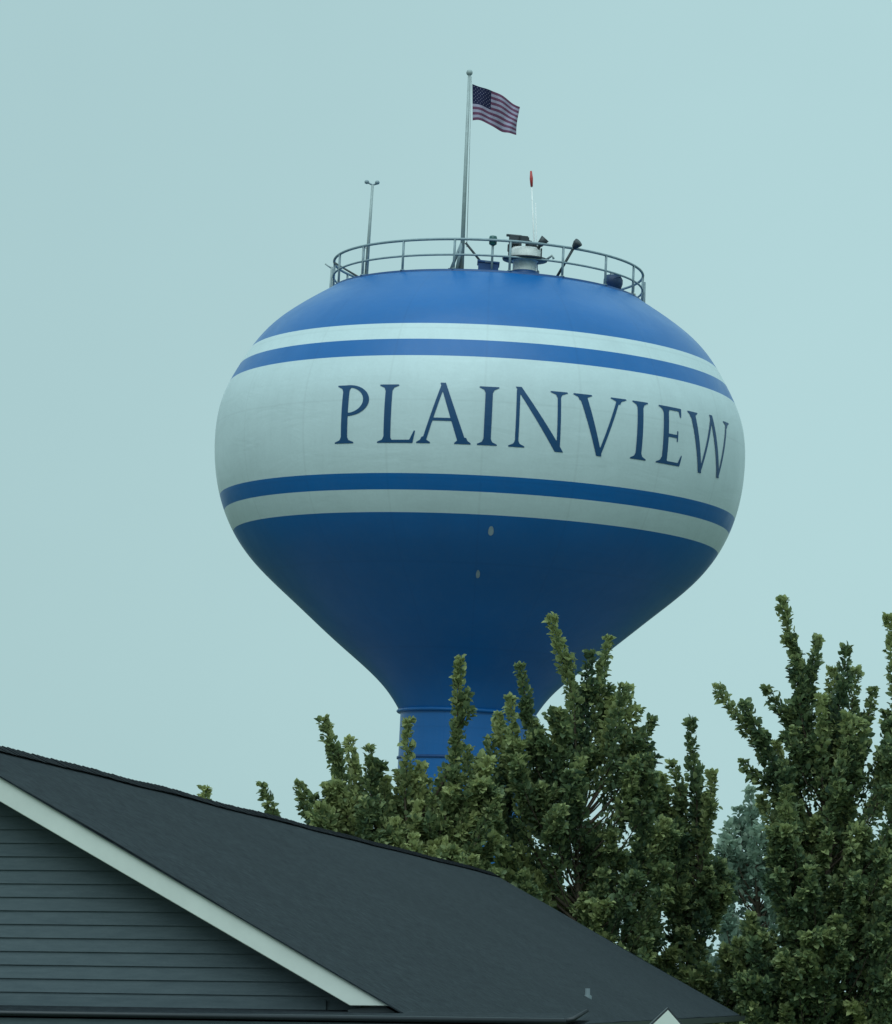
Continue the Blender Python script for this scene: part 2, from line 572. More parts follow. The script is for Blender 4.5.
# flagpole and its stand
b = deck(461.3, 5.45)
tip = on(469.4, 74, b.y)
pole = thing('flagpole', b, 'tall tapered grey flagpole rising from the front of the tower roof', 'flagpole')
up_len = tip.z - b.z
lean = tip.x - b.x
bm = bmesh.new(); add_tube(bm, [(0, 0, 0), (lean * .5, 0, up_len * .5), (lean, 0, up_len)], [.085, .07, .055], 14); obj('shaft', bm, M['galv'], pole, True)
bm = bmesh.new(); bmesh.ops.create_uvsphere(bm, u_segments=14, v_segments=8, radius=.12, matrix=Matrix.Translation((lean, 0, up_len + .05))); obj('finial', bm, M['galv'], pole, True)
for sx, sy in ((-.42, .1), (-.12, .5), (-.18, -.2)):
    bm = bmesh.new(); add_tube(bm, [(sx, sy, 0), (-.02 * (1 if sx < 0 else -1), 0, 1.12)], .06, 8); obj('brace', bm, M['rail'], pole, True)
bm = bmesh.new(); add_tube(bm, [(.98, .25, .12), (.1, 0, 1.08)], .045, 8); obj('stay', bm, M['dark_steel'], pole, True)
bm = bmesh.new(); add_box(bm, (-.12, 0, .02), (.75, .7, .04)); obj('base_plate', bm, M['dark_steel'], pole)
bm = bmesh.new(); add_tube(bm, [(.15, -.1, .9), (lean * .6 + .12, -.1, up_len * .6), (lean + .08, -.04, up_len - .1)], .012, 5); obj('halyard', bm, M['galv'], pole, True)

# the flag, blown to the right and half furled
fy = b.y - .03
fl = thing('flag', on(471.5, 104, fy), 'small stars and stripes flag flying from the pole above the tower', 'flag')
TL, TR, BL, BR = [on(*p, fy) - fl.location for p in ((472.3, 84.0), (519.5, 107.0), (472.6, 121.0), (517.0, 134.0))]
NU, NV = 76, 52


def cloth(u, v):
    top = TL.lerp(TR, u); bot = BL.lerp(BR, u)
    p = top.lerp(bot, v)
    p = p.copy()
    p.z += .10 * math.sin(PI * u) * (1 - v) + (.19 * math.sin(2 * PI * (u * .98 + .02)) * .55 * v)
    p.y += (.16 * math.sin(u * 9.0 - v * 2.2) + .07 * math.sin(u * 17 + v * 3)) * (0.25 + u)
    p.x += .04 * math.sin(u * 9 + v * 3) * u
    return p


bm = bmesh.new()
g_ = [[bm.verts.new(cloth(i / NU, j / NV)) for j in range(NV + 1)] for i in range(NU + 1)]
for i in range(NU):
    for j in range(NV):
        f = bm.faces.new((g_[i][j], g_[i][j + 1], g_[i + 1][j + 1], g_[i + 1][j]))
        s = j // 4
        f.material_index = 2 if (i < int(NU * .41) and s < 7) else (0 if s % 2 == 0 else 1)
for row in range(9):
    for c in range(6 if row % 2 == 0 else 5):
        u0 = .41 * ((c * 2 + (1 if row % 2 == 0 else 2)) / 12.0)
        v0 = (7 / 13) * (row + 1) / 10.0
        for side in (-.006, .006):
            pts = []
            for k in range(10):
                rr = .014 if k % 2 == 0 else .0055
                a = PI / 2 + k * PI / 5
                q = cloth(u0 + rr * .72 * math.cos(a), v0 - rr * 1.25 * math.sin(a))
                q.y += side
                pts.append(bm.verts.new(q))
            cq = cloth(u0, v0); cq.y += side
            cv = bm.verts.new(cq)
            for k in range(10):
                bm.faces.new((cv, pts[k], pts[(k + 1) % 10])).material_index = 1
obj('cloth', bm, [M['flag_red'], M['flag_white'], M['flag_blue']], fl, True)

# instrument mast on the left
b = deck(368.2, 5.7)
tip = on(372.6, 185, b.y)
o = thing('sensor_mast', b, 'slim grey mast with a small crosshead at the left of the tower roof', 'mast')
L = tip - b
bm = bmesh.new(); add_tube(bm, [(0, 0, 0), L * .55, L], [.075, .06, .05], 10); obj('pole', bm, M['galv'], o, True)
bm = bmesh.new(); add_tube(bm, [L + Vector((-.22, 0, .10)), L, L + Vector((.2, .05, .08))], .035, 8); obj('crosshead', bm, M['rail'], o, True)
for sx in (-.22, .17):
    bm = bmesh.new()
    add_lathe(bm, [(.0001, .02), (.075, .05), (.09, .12), (.05, .17), (.0001, .18)], 12, c=(L.x + sx, L.y))
    for v in bm.verts: v.co.z += L.z
    obj('sensor_cup', bm, M['rail'], o, True)
bm = bmesh.new(); add_box(bm, (0, 0, .03), (.3, .3, .06)); obj('base_plate', bm, M['rail'], o)
bm = bmesh.new(); add_tube(bm, [(-.17, 0, 0), (-.17, 0, 1.1)], .035, 8); add_box(bm, (-.1, 0, 1.08), (.2, .06, .05)); obj('side_bracket', bm, M['white_steel'], o)

# whip antenna with red tip
b = deck(533.8, 4.9)
o = thing('whip_antenna', b, 'thin white whip antenna with a red tip behind the vent', 'antenna')
L = on(531.0, 171, b.y) - b
bm = bmesh.new(); add_tube(bm, [(0, 0, 0), L * .86], [.034, .026], 8); obj('whip', bm, M['white_steel'], o, True)
bm = bmesh.new(); add_tube(bm, [L * .855, L * .93, L], [.045, .065, .035], 10); obj('red_tip', bm, M['red_paint'], o, True)
b2 = deck(535.8, 4.85)
o = thing('short_antenna', b2, 'shorter thin grey antenna just right of the red tipped one', 'antenna')
L = on(535.6, 203, b2.y) - b2
bm = bmesh.new(); add_tube(bm, [(0, 0, 0), L], [.022, .014], 8); obj('whip', bm, M['white_steel'], o, True)
bm = bmesh.new(); add_lathe(bm, [(.05, 0), (.05, .3), (.03, .34), (.0001, .35)], 10); obj('ferrule', bm, M['galv'], o, True)

# white roof vent with its crowded top
b = deck(522.3, 5.2)
b.z -= .02
o = thing('roof_vent', b, 'white drum roof vent on a blue neck, crowded with lamps and fittings', 'vent')
bm = bmesh.new(); add_lathe(bm, [(.54, -.05), (.54, .17), (.46, .2)], 32); obj('neck', bm, M['steel_blue'], o, True)
bm = bmesh.new(); add_lathe(bm, [(.44, .2), (.44, .56), (.50, .58)], 32); obj('throat', bm, M['white_steel'], o, True)
bm = bmesh.new(); add_lathe(bm, [(.4, .58), (.82, .60), (.84, .66), (.6, .69)], 32); obj('flange', bm, M['dark_steel'], o, True)
bm = bmesh.new(); add_lathe(bm, [(.60, .69), (.62, .95), (.55, 1.04), (.2, 1.08), (.001, 1.09)], 32); obj('drum', bm, M['white_steel'], o, True)
for (x, y, z, sx, sy, sz) in ((-.42, -.3, 1.26, .40, .28, .36), (-.08, -.42, 1.30, .36, .22, .26), (.12, -.3, 1.14, .24, .2, .3), (-.55, -.1, 1.02, .2, .24, .34), (.30, -.1, 1.14, .2, .2, .22), (-.3, .2, 1.28, .3, .2, .3)):
    bm = bmesh.new(); add_box(bm, (x, y, z), (sx, sy, sz), Matrix.Rotation(.35 + x, 3, 'Z')); bmesh.ops.bevel(bm, geom=bm.edges[:], offset=.04, segments=2, affect='EDGES'); obj('fitting', bm, M['dark_steel'], o)
bm = bmesh.new(); add_tube(bm, [(-.72, -.3, 1.46), (-.2, -.4, 1.42), (.25, -.3, 1.2)], .05, 8); obj('conduit', bm, M['dark_steel'], o, True)
bm = bmesh.new(); add_tube(bm, [(.44, -.32, .98), (.52, -.36, 1.16)], .07, 8); add_tube(bm, [(.5, -.35, 1.14), (.70, -.42, 1.38)], [.11, .17], 10); obj('floodlight', bm, M['dark_steel'], o, True)
bm = bmesh.new(); add_tube(bm, [(.76, -.1, .64), (.98, -.2, .80), (1.05, -.2, .68)], .045, 8); obj('side_arm', bm, M['galv'], o, True)
for sx in (-.6, .58):
    bm = bmesh.new(); add_tube(bm, [(sx, -.2, .66), (sx, -.2, 1.05)], .03, 8); obj('strut', bm, M['dark_steel'], o, True)

# obstruction lamp on a post
b = deck(490.3, 5.72)
o = thing('obstruction_lamp', b, 'dark green lamp on a short post beside the roof vent', 'lamp')
bm = bmesh.new(); add_tube(bm, [(0, 0, 0), (0, 0, .98)], .045, 8); obj('post', bm, M['rail'], o, True)
bm = bmesh.new(); add_lathe(bm, [(.06, .95), (.14, 1.0), (.15, 1.22), (.13, 1.3), (.001, 1.33)], 14); obj('lens', bm, M['green_glass'], o, True)
# hatch
b = deck(487, 5.1)
o = thing('roof_hatch', b, 'low blue roof hatch box between the flagpole and the vent', 'hatch')
bm = bmesh.new(); add_box(bm, (0, 0, .17), (.74, .72, .36)); obj('curb', bm, M['steel_blue'], o)
bm = bmesh.new(); add_box(bm, (0, 0, .39), (.82, .8, .08), Matrix.Rotation(.06, 3, 'Y')); bmesh.ops.bevel(bm, geom=bm.edges[:], offset=.015, segments=1, affect='EDGES'); obj('lid', bm, M['steel_blue'], o)
bm = bmesh.new(); add_tube(bm, [(-.12, -.43, .34), (-.12, -.48, .36), (.12, -.48, .36), (.12, -.43, .34)], .015, 6); obj('handle', bm, M['rail'], o, True)
# slanted floodlight arm
b = deck(553.5, 5.6)
e = on(574.5, 246.5, b.y) - b
o = thing('floodlight', b, 'dark floodlight on a slanted arm leaning across the railing', 'floodlight')
bm = bmesh.new(); add_tube(bm, [(0, 0, 0), e], .05, 8); obj('arm', bm, M['dark_steel'], o, True)
bm = bmesh.new(); add_tube(bm, [e - e.normalized() * .05, e + Vector((.08, -.05, .09)), e + Vector((.15, -.1, .15))], [.09, .16, .17], 12); obj('lamp_head', bm, M['dark_steel'], o, True)
bm = bmesh.new(); add_box(bm, (0, 0, 0), (.18, .18, .06)); obj('foot', bm, M['dark_steel'], o)
# blue junction drum near the right end
b = deck(611, 5.5); b.z -= .02
o = thing('junction_drum', b, 'round dark blue drum standing inside the right part of the railing', 'drum')
bm = bmesh.new(); add_lathe(bm, [(.24, 0), (.30, .1), (.36, .28), (.36, .44), (.27, .6), (.001, .64)], 20); obj('body', bm, M['drum_blue'], o, True)
bm = bmesh.new(); add_tube(bm, [(-.12, -.05, .55), (-.12, -.05, .68), (.05, -.05, .68)], .03, 8); obj('fitting', bm, M['dark_steel'], o, True)
# pale cowl at far right
b = deck(631, 5.55); b.z -= .1
o = thing('cowl', b, 'small pale rounded cowl at the right end of the railing', 'cowl')
bm = bmesh.new(); add_lathe(bm, [(.12, 0), (.12, .15), (.19, .2), (.19, .32), (.11, .4), (.001, .42)], 18); obj('hood', bm, M['trim_white'], o, True)
bm = bmesh.new(); add_tube(bm, [(0, 0, .25), (-.3, -.05, .2), (-.35, -.05, .02)], .05, 8); obj('pipe', bm, M['steel_blue'], o, True)
# ladder heads that stick up at both ends of the ring
for px, sgn, lab in ((331.5, -1, 'pale ladder top with an arm, outside the left end of the railing'), (643.5, 1, 'blue grey ladder top outside the right end of the railing')):
    b = Vector((AX + sgn * (RD + .10), D + .2, ZD - .25))
    o = thing('ladder', b, lab, 'ladder')
    for yy in (-.22, .22):
        bm = bmesh.new(); add_tube(bm, [(sgn * .05, yy, -.2), (0, yy, .4), (-sgn * .02, yy, 1.25)], .04, 8); obj('stile', bm, M['galv'] if sgn < 0 else M['rail'], o, True)
    for k in range(5):
        bm = bmesh.new(); add_tube(bm, [(0, -.22, -.05 + k * .28), (0, .22, -.05 + k * .28)], .022, 6); obj('rung', bm, M['rail'], o, True)
    if sgn < 0:
        bm = bmesh.new(); add_tube(bm, [(0, -.2, 1.2), (-.24, -.2, 1.36)], .03, 6); obj('arm', bm, M['galv'], o, True)

# ------------------------------------------------------------------ house
DIR = Vector((0.14143, 0.98995, 0)).normalized()       # along the ridge, away from us
RGT = Vector((DIR.y, -DIR.x, 0))
PK = Vector((-5.00148, 36.65252, 0))
ZR, ZE, HW = CAMZ + 2.4555, CAMZ - 0.1043, 4.6137
LEN = 42.68
TH = math.atan2(ZR - ZE, HW)
house = thing('house', PK, 'long grey sided house with a dark shingle gable roof and white rake boards', 'house', rz=math.atan2(DIR.y, DIR.x) - PI / 2)
# the house sits level in the picture although the tower leans with the camera: turn it to suit (2 degrees)
from_eye = Matrix.Translation((0, 0, CAMZ))
HM = from_eye @ Matrix.Rotation(R_(2.006), 4, -fwd) @ from_eye.inverted() @ Matrix.Translation(PK) @ Matrix.Rotation(math.atan2(DIR.y, DIR.x) - PI / 2, 4, 'Z')
house.matrix_world = HM
# house frame: x = right, y = along the ridge, z = up


def rect_grid(bm, p00, du, dv, nu, nv, uvs):
    vs = [[bm.verts.new(p00 + du * (i / nu) + dv * (j / nv)) for j in range(nv + 1)] for i in range(nu + 1)]
    lay = bm.loops.layers.uv.verify()
    for i in range(nu):
        for j in range(nv):
            f = bm.faces.new((vs[i][j], vs[i + 1][j], vs[i + 1][j + 1], vs[i][j + 1]))
            for lp, (a, b) in zip(f.loops, ((i, j), (i + 1, j), (i + 1, j + 1), (i, j + 1))):
                lp[lay].uv = (a / nu * uvs[0], b / nv * uvs[1])


def roof_slope(sgn):
    bm = bmesh.new()
    ext = 0.42
    ridge = Vector((0, -.03, ZR)); eave = Vector((sgn * (HW + ext), -.03, ZE - ext * math.tan(TH)))
    sl = (eave - ridge).length
    along = Vector((0, LEN + .06, 0))
    dn = Vector((0, 0, -.016))
    if sgn > 0:
        rect_grid(bm, eave, along, ridge - eave, 24, 8, (LEN, sl))
        rect_grid(bm, ridge + dn, along, eave - ridge, 1, 1, (LEN, sl))
        rect_grid(bm, eave + dn, along, -dn, 1, 1, (LEN, .016))
        rect_grid(bm, ridge + dn, eave - ridge, -dn, 1, 1, (sl, .05))
        rect_grid(bm, eave + along + dn, ridge - eave, -dn, 1, 1, (sl, .05))
    else:
        rect_grid(bm, ridge, along, eave - ridge, 24, 8, (LEN, sl))
        rect_grid(bm, eave + dn, along, ridge - eave, 1, 1, (LEN, sl))
        rect_grid(bm, ridge + along + dn, eave - ridge, -dn, 1, 1, (sl, .05))
        rect_grid(bm, eave + dn, ridge - eave, -dn, 1, 1, (sl, .05))
    # a roof is never dead straight
    for v in bm.verts:
        v.co.z += .018 * noise.noise(Vector((v.co.x * .5, v.co.y * .35, 1.3)))
    return obj('roof_slope', bm, M['shingles'], house)


roof_slope(1)
roof_slope(-1)
# ridge cap: overlapping bent shingles
bm = bmesh.new()
k = 0
y = -.06
random.seed(3)
while y < LEN + .02:
    dz = random.uniform(-.004, .004) + .018 * noise.noise(Vector((0, y * .35, 1.3)))
    l = .30
    w = .17
    z0, z1 = ZR + .030 + dz, ZR + .018 + dz
    vs = [bm.verts.new((x, yy, zz - abs(x) * math.tan(TH))) for yy, zz in ((y, z0), (y + l, z1)) for x in (-w, 0, w)]
    bm.faces.new((vs[0], vs[1], vs[4], vs[3])); bm.faces.new((vs[1], vs[2], vs[5], vs[4]))
    lo = [bm.verts.new((x, y, z0 - .02 - abs(x) * math.tan(TH))) for x in (-w, 0, w)]
    bm.faces.new((lo[0], lo[1], vs[1], vs[0])); bm.faces.new((lo[1], lo[2], vs[2], vs[1]))
    y += .21
obj('ridge_cap', bm, M['ridge'], house)


def prism_y(bm, pts, y0, y1):
    """polygon in x,z extruded along y"""
    a = [bm.verts.new((x, y0, z)) for x, z in pts]
    b_ = [bm.verts.new((x, y1, z)) for x, z in pts]
    n_ = len(pts)
    bm.faces.new(a); bm.faces.new(b_[::-1])
    for i in range(n_): bm.faces.new((a[(i + 1) % n_], a[i], b_[i], b_[(i + 1) % n_]))


PERP = .205
DROP = .010
for ybase in (0.0, LEN - .045):
    for sgn in (1, -1):
        bm = bmesh.new()
        t = PERP / math.cos(TH)
        ze = ZE - DROP + .02
        cut = t / math.tan(TH)
        pts = [(0.0, ZR - DROP), (HW, ZE - DROP), (HW - cut + .03, ze - .022), (0.0, ZR - DROP - t)]
        if sgn < 0: pts = [(-x, z) for x, z in pts][::-1]
        prism_y(bm, pts, ybase, ybase + .045)
        bmesh.ops.bevel(bm, geom=bm.edges[:], offset=.006, segments=1, affect='EDGES')
        obj('rake_board', bm, M['trim_white'], house)
# soffit below the overhang
for sgn in (1, -1):
    bm = bmesh.new()
    pts = [(0, ZR - .20), (HW - .75, ZE + .65 * math.tan(TH) - .17 + .05), (HW - .75, ZE + .65 * math.tan(TH) - .19), (0, ZR - .24)]
    if sgn < 0: pts = [(-x, z) for x, z in pts][::-1]
    prism_y(bm, pts, .05, .5)
    obj('soffit', bm, M['soffit'], house)
for sgn in (1, -1):
    bm = bmesh.new()
    tt_ = math.tan(TH)
    pts = [(HW - .42, ZE - .30), (HW + .36, ZE - .30), (HW + .36, ZE - .36 * tt_ - .03), (HW - .1, ZE + .1 * tt_ - .06), (HW - .42, ZE - .05)]
    if sgn < 0: pts = [(-x, z) for x, z in pts][::-1]
    prism_y(bm, pts, .055, .40)
    obj('eave_return', bm, M['return_shade'], house)
# lap siding on the gable, stepped course by course
GY, WX, Z0 = .42, 4.25, ZE - .055
bm = bmesh.new()
z = Z0
EXPO = .1275
while z < ZR - .3:
    def half(zz): return min(WX, max(.02, (ZR - .24 - zz) / math.tan(TH)))
    a, b2_ = half(z), half(z + EXPO)
    yb, yt = GY - .020, GY - .003
    p = [bm.verts.new(q) for q in ((-a, yb, z), (a, yb, z), (b2_, yt, z + EXPO), (-b2_, yt, z + EXPO), (-a, yt + .001, z), (a, yt + .001, z))]
    bm.faces.new((p[0], p[1], p[2], p[3]))
    bm.faces.new((p[4], p[5], p[1], p[0]))
    z += EXPO
obj('gable_siding', bm, M['siding'], house)
# walls
bm = bmesh.new()
prism_y(bm, [(-WX, -.5), (WX, -.5), (WX, ZE + .0), (0, ZR - .3), (-WX, ZE + .0)], GY + .01, LEN - .4)
obj('wall', bm, M['siding'], house)
# eave gutter along the right slope
bm = bmesh.new()
gx, gz = HW + .42, ZE - .265
sec = [(gx, gz + .02), (gx + .12, gz + .03), (gx + .10, gz - .07), (gx + .01, gz - .09)]
prism_y(bm, sec, .5, LEN)
obj('gutter', bm, M['gutter_dark'], house)
bm = bmesh.new()
prism_y(bm, [(-x, zz) for x, zz in sec][::-1], .5, LEN)
obj('gutter', bm, M['gutter_dark'], house)
# lower storey in front of the gable with a shallow shingled skirt roof and dark gutter
XL, XR2 = -7.0, 6.42
bm = bmesh.new()
zt = ZE - .055
rect_grid(bm, Vector((XL, -.75, zt - .05)), Vector((XR2 - XL, 0, 0)), Vector((0, GY + .75 - .022, .05)), 20, 2, (XR2 - XL, 1.1))
rect_grid(bm, Vector((XL, GY - .03, zt - .06)), Vector((XR2 - XL, 0, 0)), Vector((0, -.72 - GY, -.05)), 1, 1, (XR2 - XL, 1.1))
obj('skirt_roof', bm, M['shingles'], house)
bm = bmesh.new()
add_box(bm, ((XL + XR2) / 2, GY - .034, zt + .045), (WX * 2 - .06, .018, .09))
obj('frieze_board', bm, M['siding'], house)
bm = bmesh.new()
gzz = zt - .065
pts = [(XL, -.82, gzz), (XR2 - .1, -.82, gzz)]
add_tube(bm, pts, .026, 8)
obj('skirt_gutter', bm, M['gutter_dark'], house, True)
bm = bmesh.new()
add_tube(bm, [(XR2 - .12, -.82, gzz), (XR2 - .04, -.80, gzz + .02), (XR2 + .08, -.72, gzz + .1)], [.026, .022, .016], 8)
obj('gutter_end', bm, M['gutter_dark'], house, True)
bm = bmesh.new()
add_box(bm, ((XL + XR2) / 2, (GY - .78) / 2, (zt - .11) / 2 - .3), (XR2 - XL - .4, GY + .78, zt - .11 + .6))
obj('lower_wall', bm, M['siding'], house)
# plumbing vent on the slope
HI = HM.inverted()
ro, rd_ = HI @ Vector((0, 0, CAMZ)), HI.to_3x3() @ ray(587.5, 997)
tt = (ZR - ro.z - ro.x * math.tan(TH)) / (rd_.z + rd_.x * math.tan(TH))
v0 = ro + rd_ * tt
bm = bmesh.new(); add_lathe(bm, [(.06, -.05), (.06, .015), (.034, .03), (.034, .12), (.025, .12), (.025, .08)], 14, c=(v0.x, v0.y))
for v in bm.verts: v.co.z += v0.z
obj('vent_pipe', bm, M['pipe_grey'], house, True)

# small white gable in front, right of the house
sp = at(668, 1010.0, 31.0)
shed = thing('garden_shed', (sp.x, 31.0, 0), 'small white gabled shed whose peak shows at the bottom edge', 'shed', rz=-R_(3.4))
sz = sp.z
bm = bmesh.new()
prism_y(bm, [(-1.1, 0), (1.1, 0), (1.1, sz - 1.2), (0, sz - .06), (-1.1, sz - 1.2)], .08, 2.6)
obj('wall', bm, M['trim_white'], shed)
for sgn in (1, -1):
    bm = bmesh.new()
    pts = [(0, sz), (1.25, sz - 1.3), (1.25, sz - 1.42), (0, sz - .12)]
    if sgn < 0: pts = [(-x, z) for x, z in pts][::-1]
    prism_y(bm, pts, -.02, .06)
    obj('rake_board', bm, M['trim_white'], shed)
    bm = bmesh.new()
    pts = [(0, sz + .02), (1.29, sz - 1.3), (1.29, sz - 1.34), (0, sz - .02)]
    if sgn < 0: pts = [(-x, z) for x, z in pts][::-1]
    prism_y(bm, pts, .065, 2.7)
    obj('roof_slope', bm, M['gutter_dark'], shed)


# ------------------------------------------------------------------ trees
def add_leaf(bm, lay, p, d, nrm, ln, wd, tone):
    d = d.normalized()
    s = d.cross(nrm)
    if s.length < 1e-4: return
    s.normalize()
    nn = s.cross(d)
    fold = nn * (wd * .28)
    b0 = bm.verts.new(p)
    a1 = bm.verts.new(p + d * ln * .28 + s * wd * .5 + fold)
    a2 = bm.verts.new(p + d * ln * .28 - s * wd * .5 + fold)
    e1 = bm.verts.new(p + d * ln * .72 + s * wd * .40 + fold * .5)
    e2 = bm.verts.new(p + d * ln * .72 - s * wd * .40 + fold * .5)
    c = bm.verts.new(p + d * ln * .5)
    t = bm.verts.new(p + d * ln - fold * .5)
    for q in ((b0, c, e1, a1), (c, t, e1), (b0, a2, e2, c), (c, e2, t)):
        f = bm.faces.new(q)
        f.smooth = True
    for v in (b0, a1, a2, e1, e2, c, t):
        v[lay] = tone


def rv(rng):
    while True:
        v = Vector((rng.uniform(-1, 1), rng.uniform(-1, 1), rng.uniform(-1, 1)))
        if .01 < v.length < 1: return v


def clothe(bm, lay, pts, rad, dens, rng, size, tone0):
    """leaves all along a shoot; pts = polyline, rad = how far the leaves reach"""
    for a, b in zip(pts, pts[1:]):
        d = b - a
        L = d.length
        if L < 1e-4: continue
        dn = d / L
        u, v = frame(dn)
        for _ in range(int(L * dens + rng.random())):
            t = rng.random()
            ang = rng.uniform(0, 2 * PI)
            out = u * math.cos(ang) + v * math.sin(ang)
            r = rad * rng.uniform(.05, .7)
            p = a + d * t + out * r
            dirv = out * rng.uniform(.3, .9) + dn * rng.uniform(.2, 1.1) + Vector((0, 0, rng.uniform(-.35, .35))) + rv(rng) * .35
            nrm = (Vector((0, 0, 1)) + out * .5 + rv(rng) * .8)
            s = size * rng.choice((.6, .8, 1.0, 1.0, 1.25, 1.5)) * rng.uniform(.85, 1.15)
            tone = min(1, max(0, tone0 + rng.gauss(0, .2)))
            add_leaf(bm, lay, p, dirv, nrm, s, s * rng.uniform(.6, .85), tone)


def bez(a, c, b, n):
    return [a * (1 - t) ** 2 + c * 2 * t * (1 - t) + b * t * t for t in (i / n for i in range(n + 1))]


def tree(name, label, base, spires, fill, leafm, seed, trunk_h, trunk_r, size=.112, rad=.21, dens=180, group=None, cat='tree', tone=.5, thick=1.0, side=1.0, limbs=1.0):
    """spires: (tip, foot) world points of the leading shoots; fill: list of (tip, foot) shoots inside the crown"""
    rng = random.Random(seed)
    root = thing(name, base, label, cat, group)
    B = Vector(base)
    tb, cb = bmesh.new(), bmesh.new()
    lay = cb.verts.layers.float.new('leaf_tone')
    top = Vector((B.x, B.y, trunk_h))
    nseg = 8
    tp = [B.lerp(top, i / nseg) + Vector((.10 * math.sin(i * 1.3 + seed), .10 * math.cos(i * 1.7 + seed), 0)) * (i > 0) for i in range(nseg + 1)]
    add_tube(tb, [p - B for p in tp], [trunk_r * (1.25 if i == 0 else 1 - .82 * i / nseg) for i in range(nseg + 1)], 10)

    def on_trunk(z):
        t = min(max(z / trunk_h, 0.05), 1.0) * nseg
        i = min(int(t), nseg - 1)
        return tp[i].lerp(tp[i + 1], t - i)

    def shoot(tip, foot, is_spire):
        foot = Vector(foot); tip = Vector(tip)
        h = (foot - Vector((B.x, B.y, foot.z))).length
        j = on_trunk(max(.9, foot.z - .5 - h * .95))
        ctrl = Vector((foot.x * .75 + j.x * .25, foot.y * .75 + j.y * .25, (foot.z * .45 + j.z * .55)))
        limb = bez(j, ctrl, foot, 5)
        r0 = trunk_r * (.30 if is_spire else .16)
        add_tube(tb, [p - B for p in limb], [r0 * (1 - .62 * i / 5) for i in range(6)], 5, False)
        mid = foot.lerp(tip, .5) + rv(rng) * (.10 if is_spire else .14)
        pts = bez(foot, mid, tip, 5)
        add_tube(tb, [p - B for p in pts], [r0 * .38 * (1 - .8 * i / 5) for i in range(6)], 4, False)
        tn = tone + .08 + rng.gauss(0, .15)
        n_ = len(pts) - 1
        for i in range(n_):
            k = (i + .5) / n_
            rr = rad * thick * (1.08 - .5 * k if is_spire else .85 - .3 * k) * rng.uniform(.82, 1.15)
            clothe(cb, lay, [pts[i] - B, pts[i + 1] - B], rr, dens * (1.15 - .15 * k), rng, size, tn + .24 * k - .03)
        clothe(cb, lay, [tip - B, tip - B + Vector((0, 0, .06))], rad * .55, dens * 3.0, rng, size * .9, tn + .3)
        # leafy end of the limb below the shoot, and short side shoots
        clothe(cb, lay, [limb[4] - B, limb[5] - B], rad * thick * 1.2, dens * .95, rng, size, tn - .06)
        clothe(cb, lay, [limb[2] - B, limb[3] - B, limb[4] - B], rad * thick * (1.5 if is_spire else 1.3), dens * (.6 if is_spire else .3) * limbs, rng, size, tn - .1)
        for _ in range(int((2 if is_spire else 3) * side + rng.random())):
            k = rng.uniform(.0, .55)
            p = foot.lerp(tip, k)
            d = (tip - foot).normalized() * .75 + Vector((rng.uniform(-1, 1), rng.uniform(-1, 1), .25)) * .7
            l = rng.uniform(.25, .6)
            q = p + d.normalized() * l
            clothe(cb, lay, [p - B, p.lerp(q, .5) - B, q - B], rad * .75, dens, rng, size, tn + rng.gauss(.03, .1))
            add_tube(tb, [p - B, q - B], [.012, .005], 4, False)
    for tip, foot in spires: shoot(tip, foot, True)
    for tip, foot in fill: shoot(tip, foot, False)
    obj('trunk', tb, M['bark'], root, True)
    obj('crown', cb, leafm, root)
    return root


# lower edge of the open sky along the tree tops (pixels) -> how high the filling shoots may reach
ENV = [(180, 1000), (240, 850), (258, 822), (300, 812), (330, 775), (355, 772), (378, 775), (396, 800), (408, 770), (430, 795), (450, 778), (470, 778), (495, 745), (520, 735), (538, 712),
       (560, 702), (590, 705), (612, 702), (632, 712), (648, 745), (662, 785), (680, 785), (692, 770), (704, 785), (716, 835), (728, 880), (745, 885), (768, 830), (782, 750), (790, 712),
       (810, 688), (835, 690), (850, 712), (866, 745), (876, 770), (884, 730), (895, 690), (930, 660), (1000, 640)]


def env(px):
    for (a, ya), (b_, yb) in zip(ENV, ENV[1:]):
        if a <= px <= b_: return ya + (yb - ya) * (px - a) / (b_ - a)
    return 1000


def fill_shoots(Y, x0, x1, n, seed, ybot=1100, depth=1.8, cxp=None, gapscale=60., gap=.18, gapdepth=90, power=1.0, lmin=.4, lmax=.85):
    rng = random.Random(seed)
    out = []
    c = at(cxp, 900, Y)
    tries = 0
    while len(out) < n and tries < n * 30:
        tries += 1
        px = rng.uniform(x0, x1)
        e = env(px) + 8
        if e > ybot - 20: continue
        py = e + (ybot - e) * rng.random() ** power
        # holes where the sky is seen through
        dpt = (py - e)
        nz = noise.noise(Vector((px / gapscale, py / gapscale, seed * .01 + 5)))
        thr = gap + max(0, dpt - gapdepth) / 90.
        if nz > thr: continue
        dy = rng.uniform(-1, 1) * depth * min(1, .35 + dpt / 220.)
        tip = at(px, py, Y + dy)
        d = Vector((tip.x - c.x, (tip.y - c.y), 0))
        lean = Vector((d.x * .28 + rng.uniform(-.3, .3), d.y * .2 + rng.uniform(-.3, .3), 1)).normalized()
        foot = tip - lean * rng.uniform(lmin, lmax)
        if foot.z < .5: continue
        out.append((tip, foot))
    return out


def sp_(Y, rows):
    return [(at(a, b_, Y + dy), at(c, d, Y + dy * .6)) for a, b_, c, d, dy in rows]


TG = 'leafy trees behind the house'
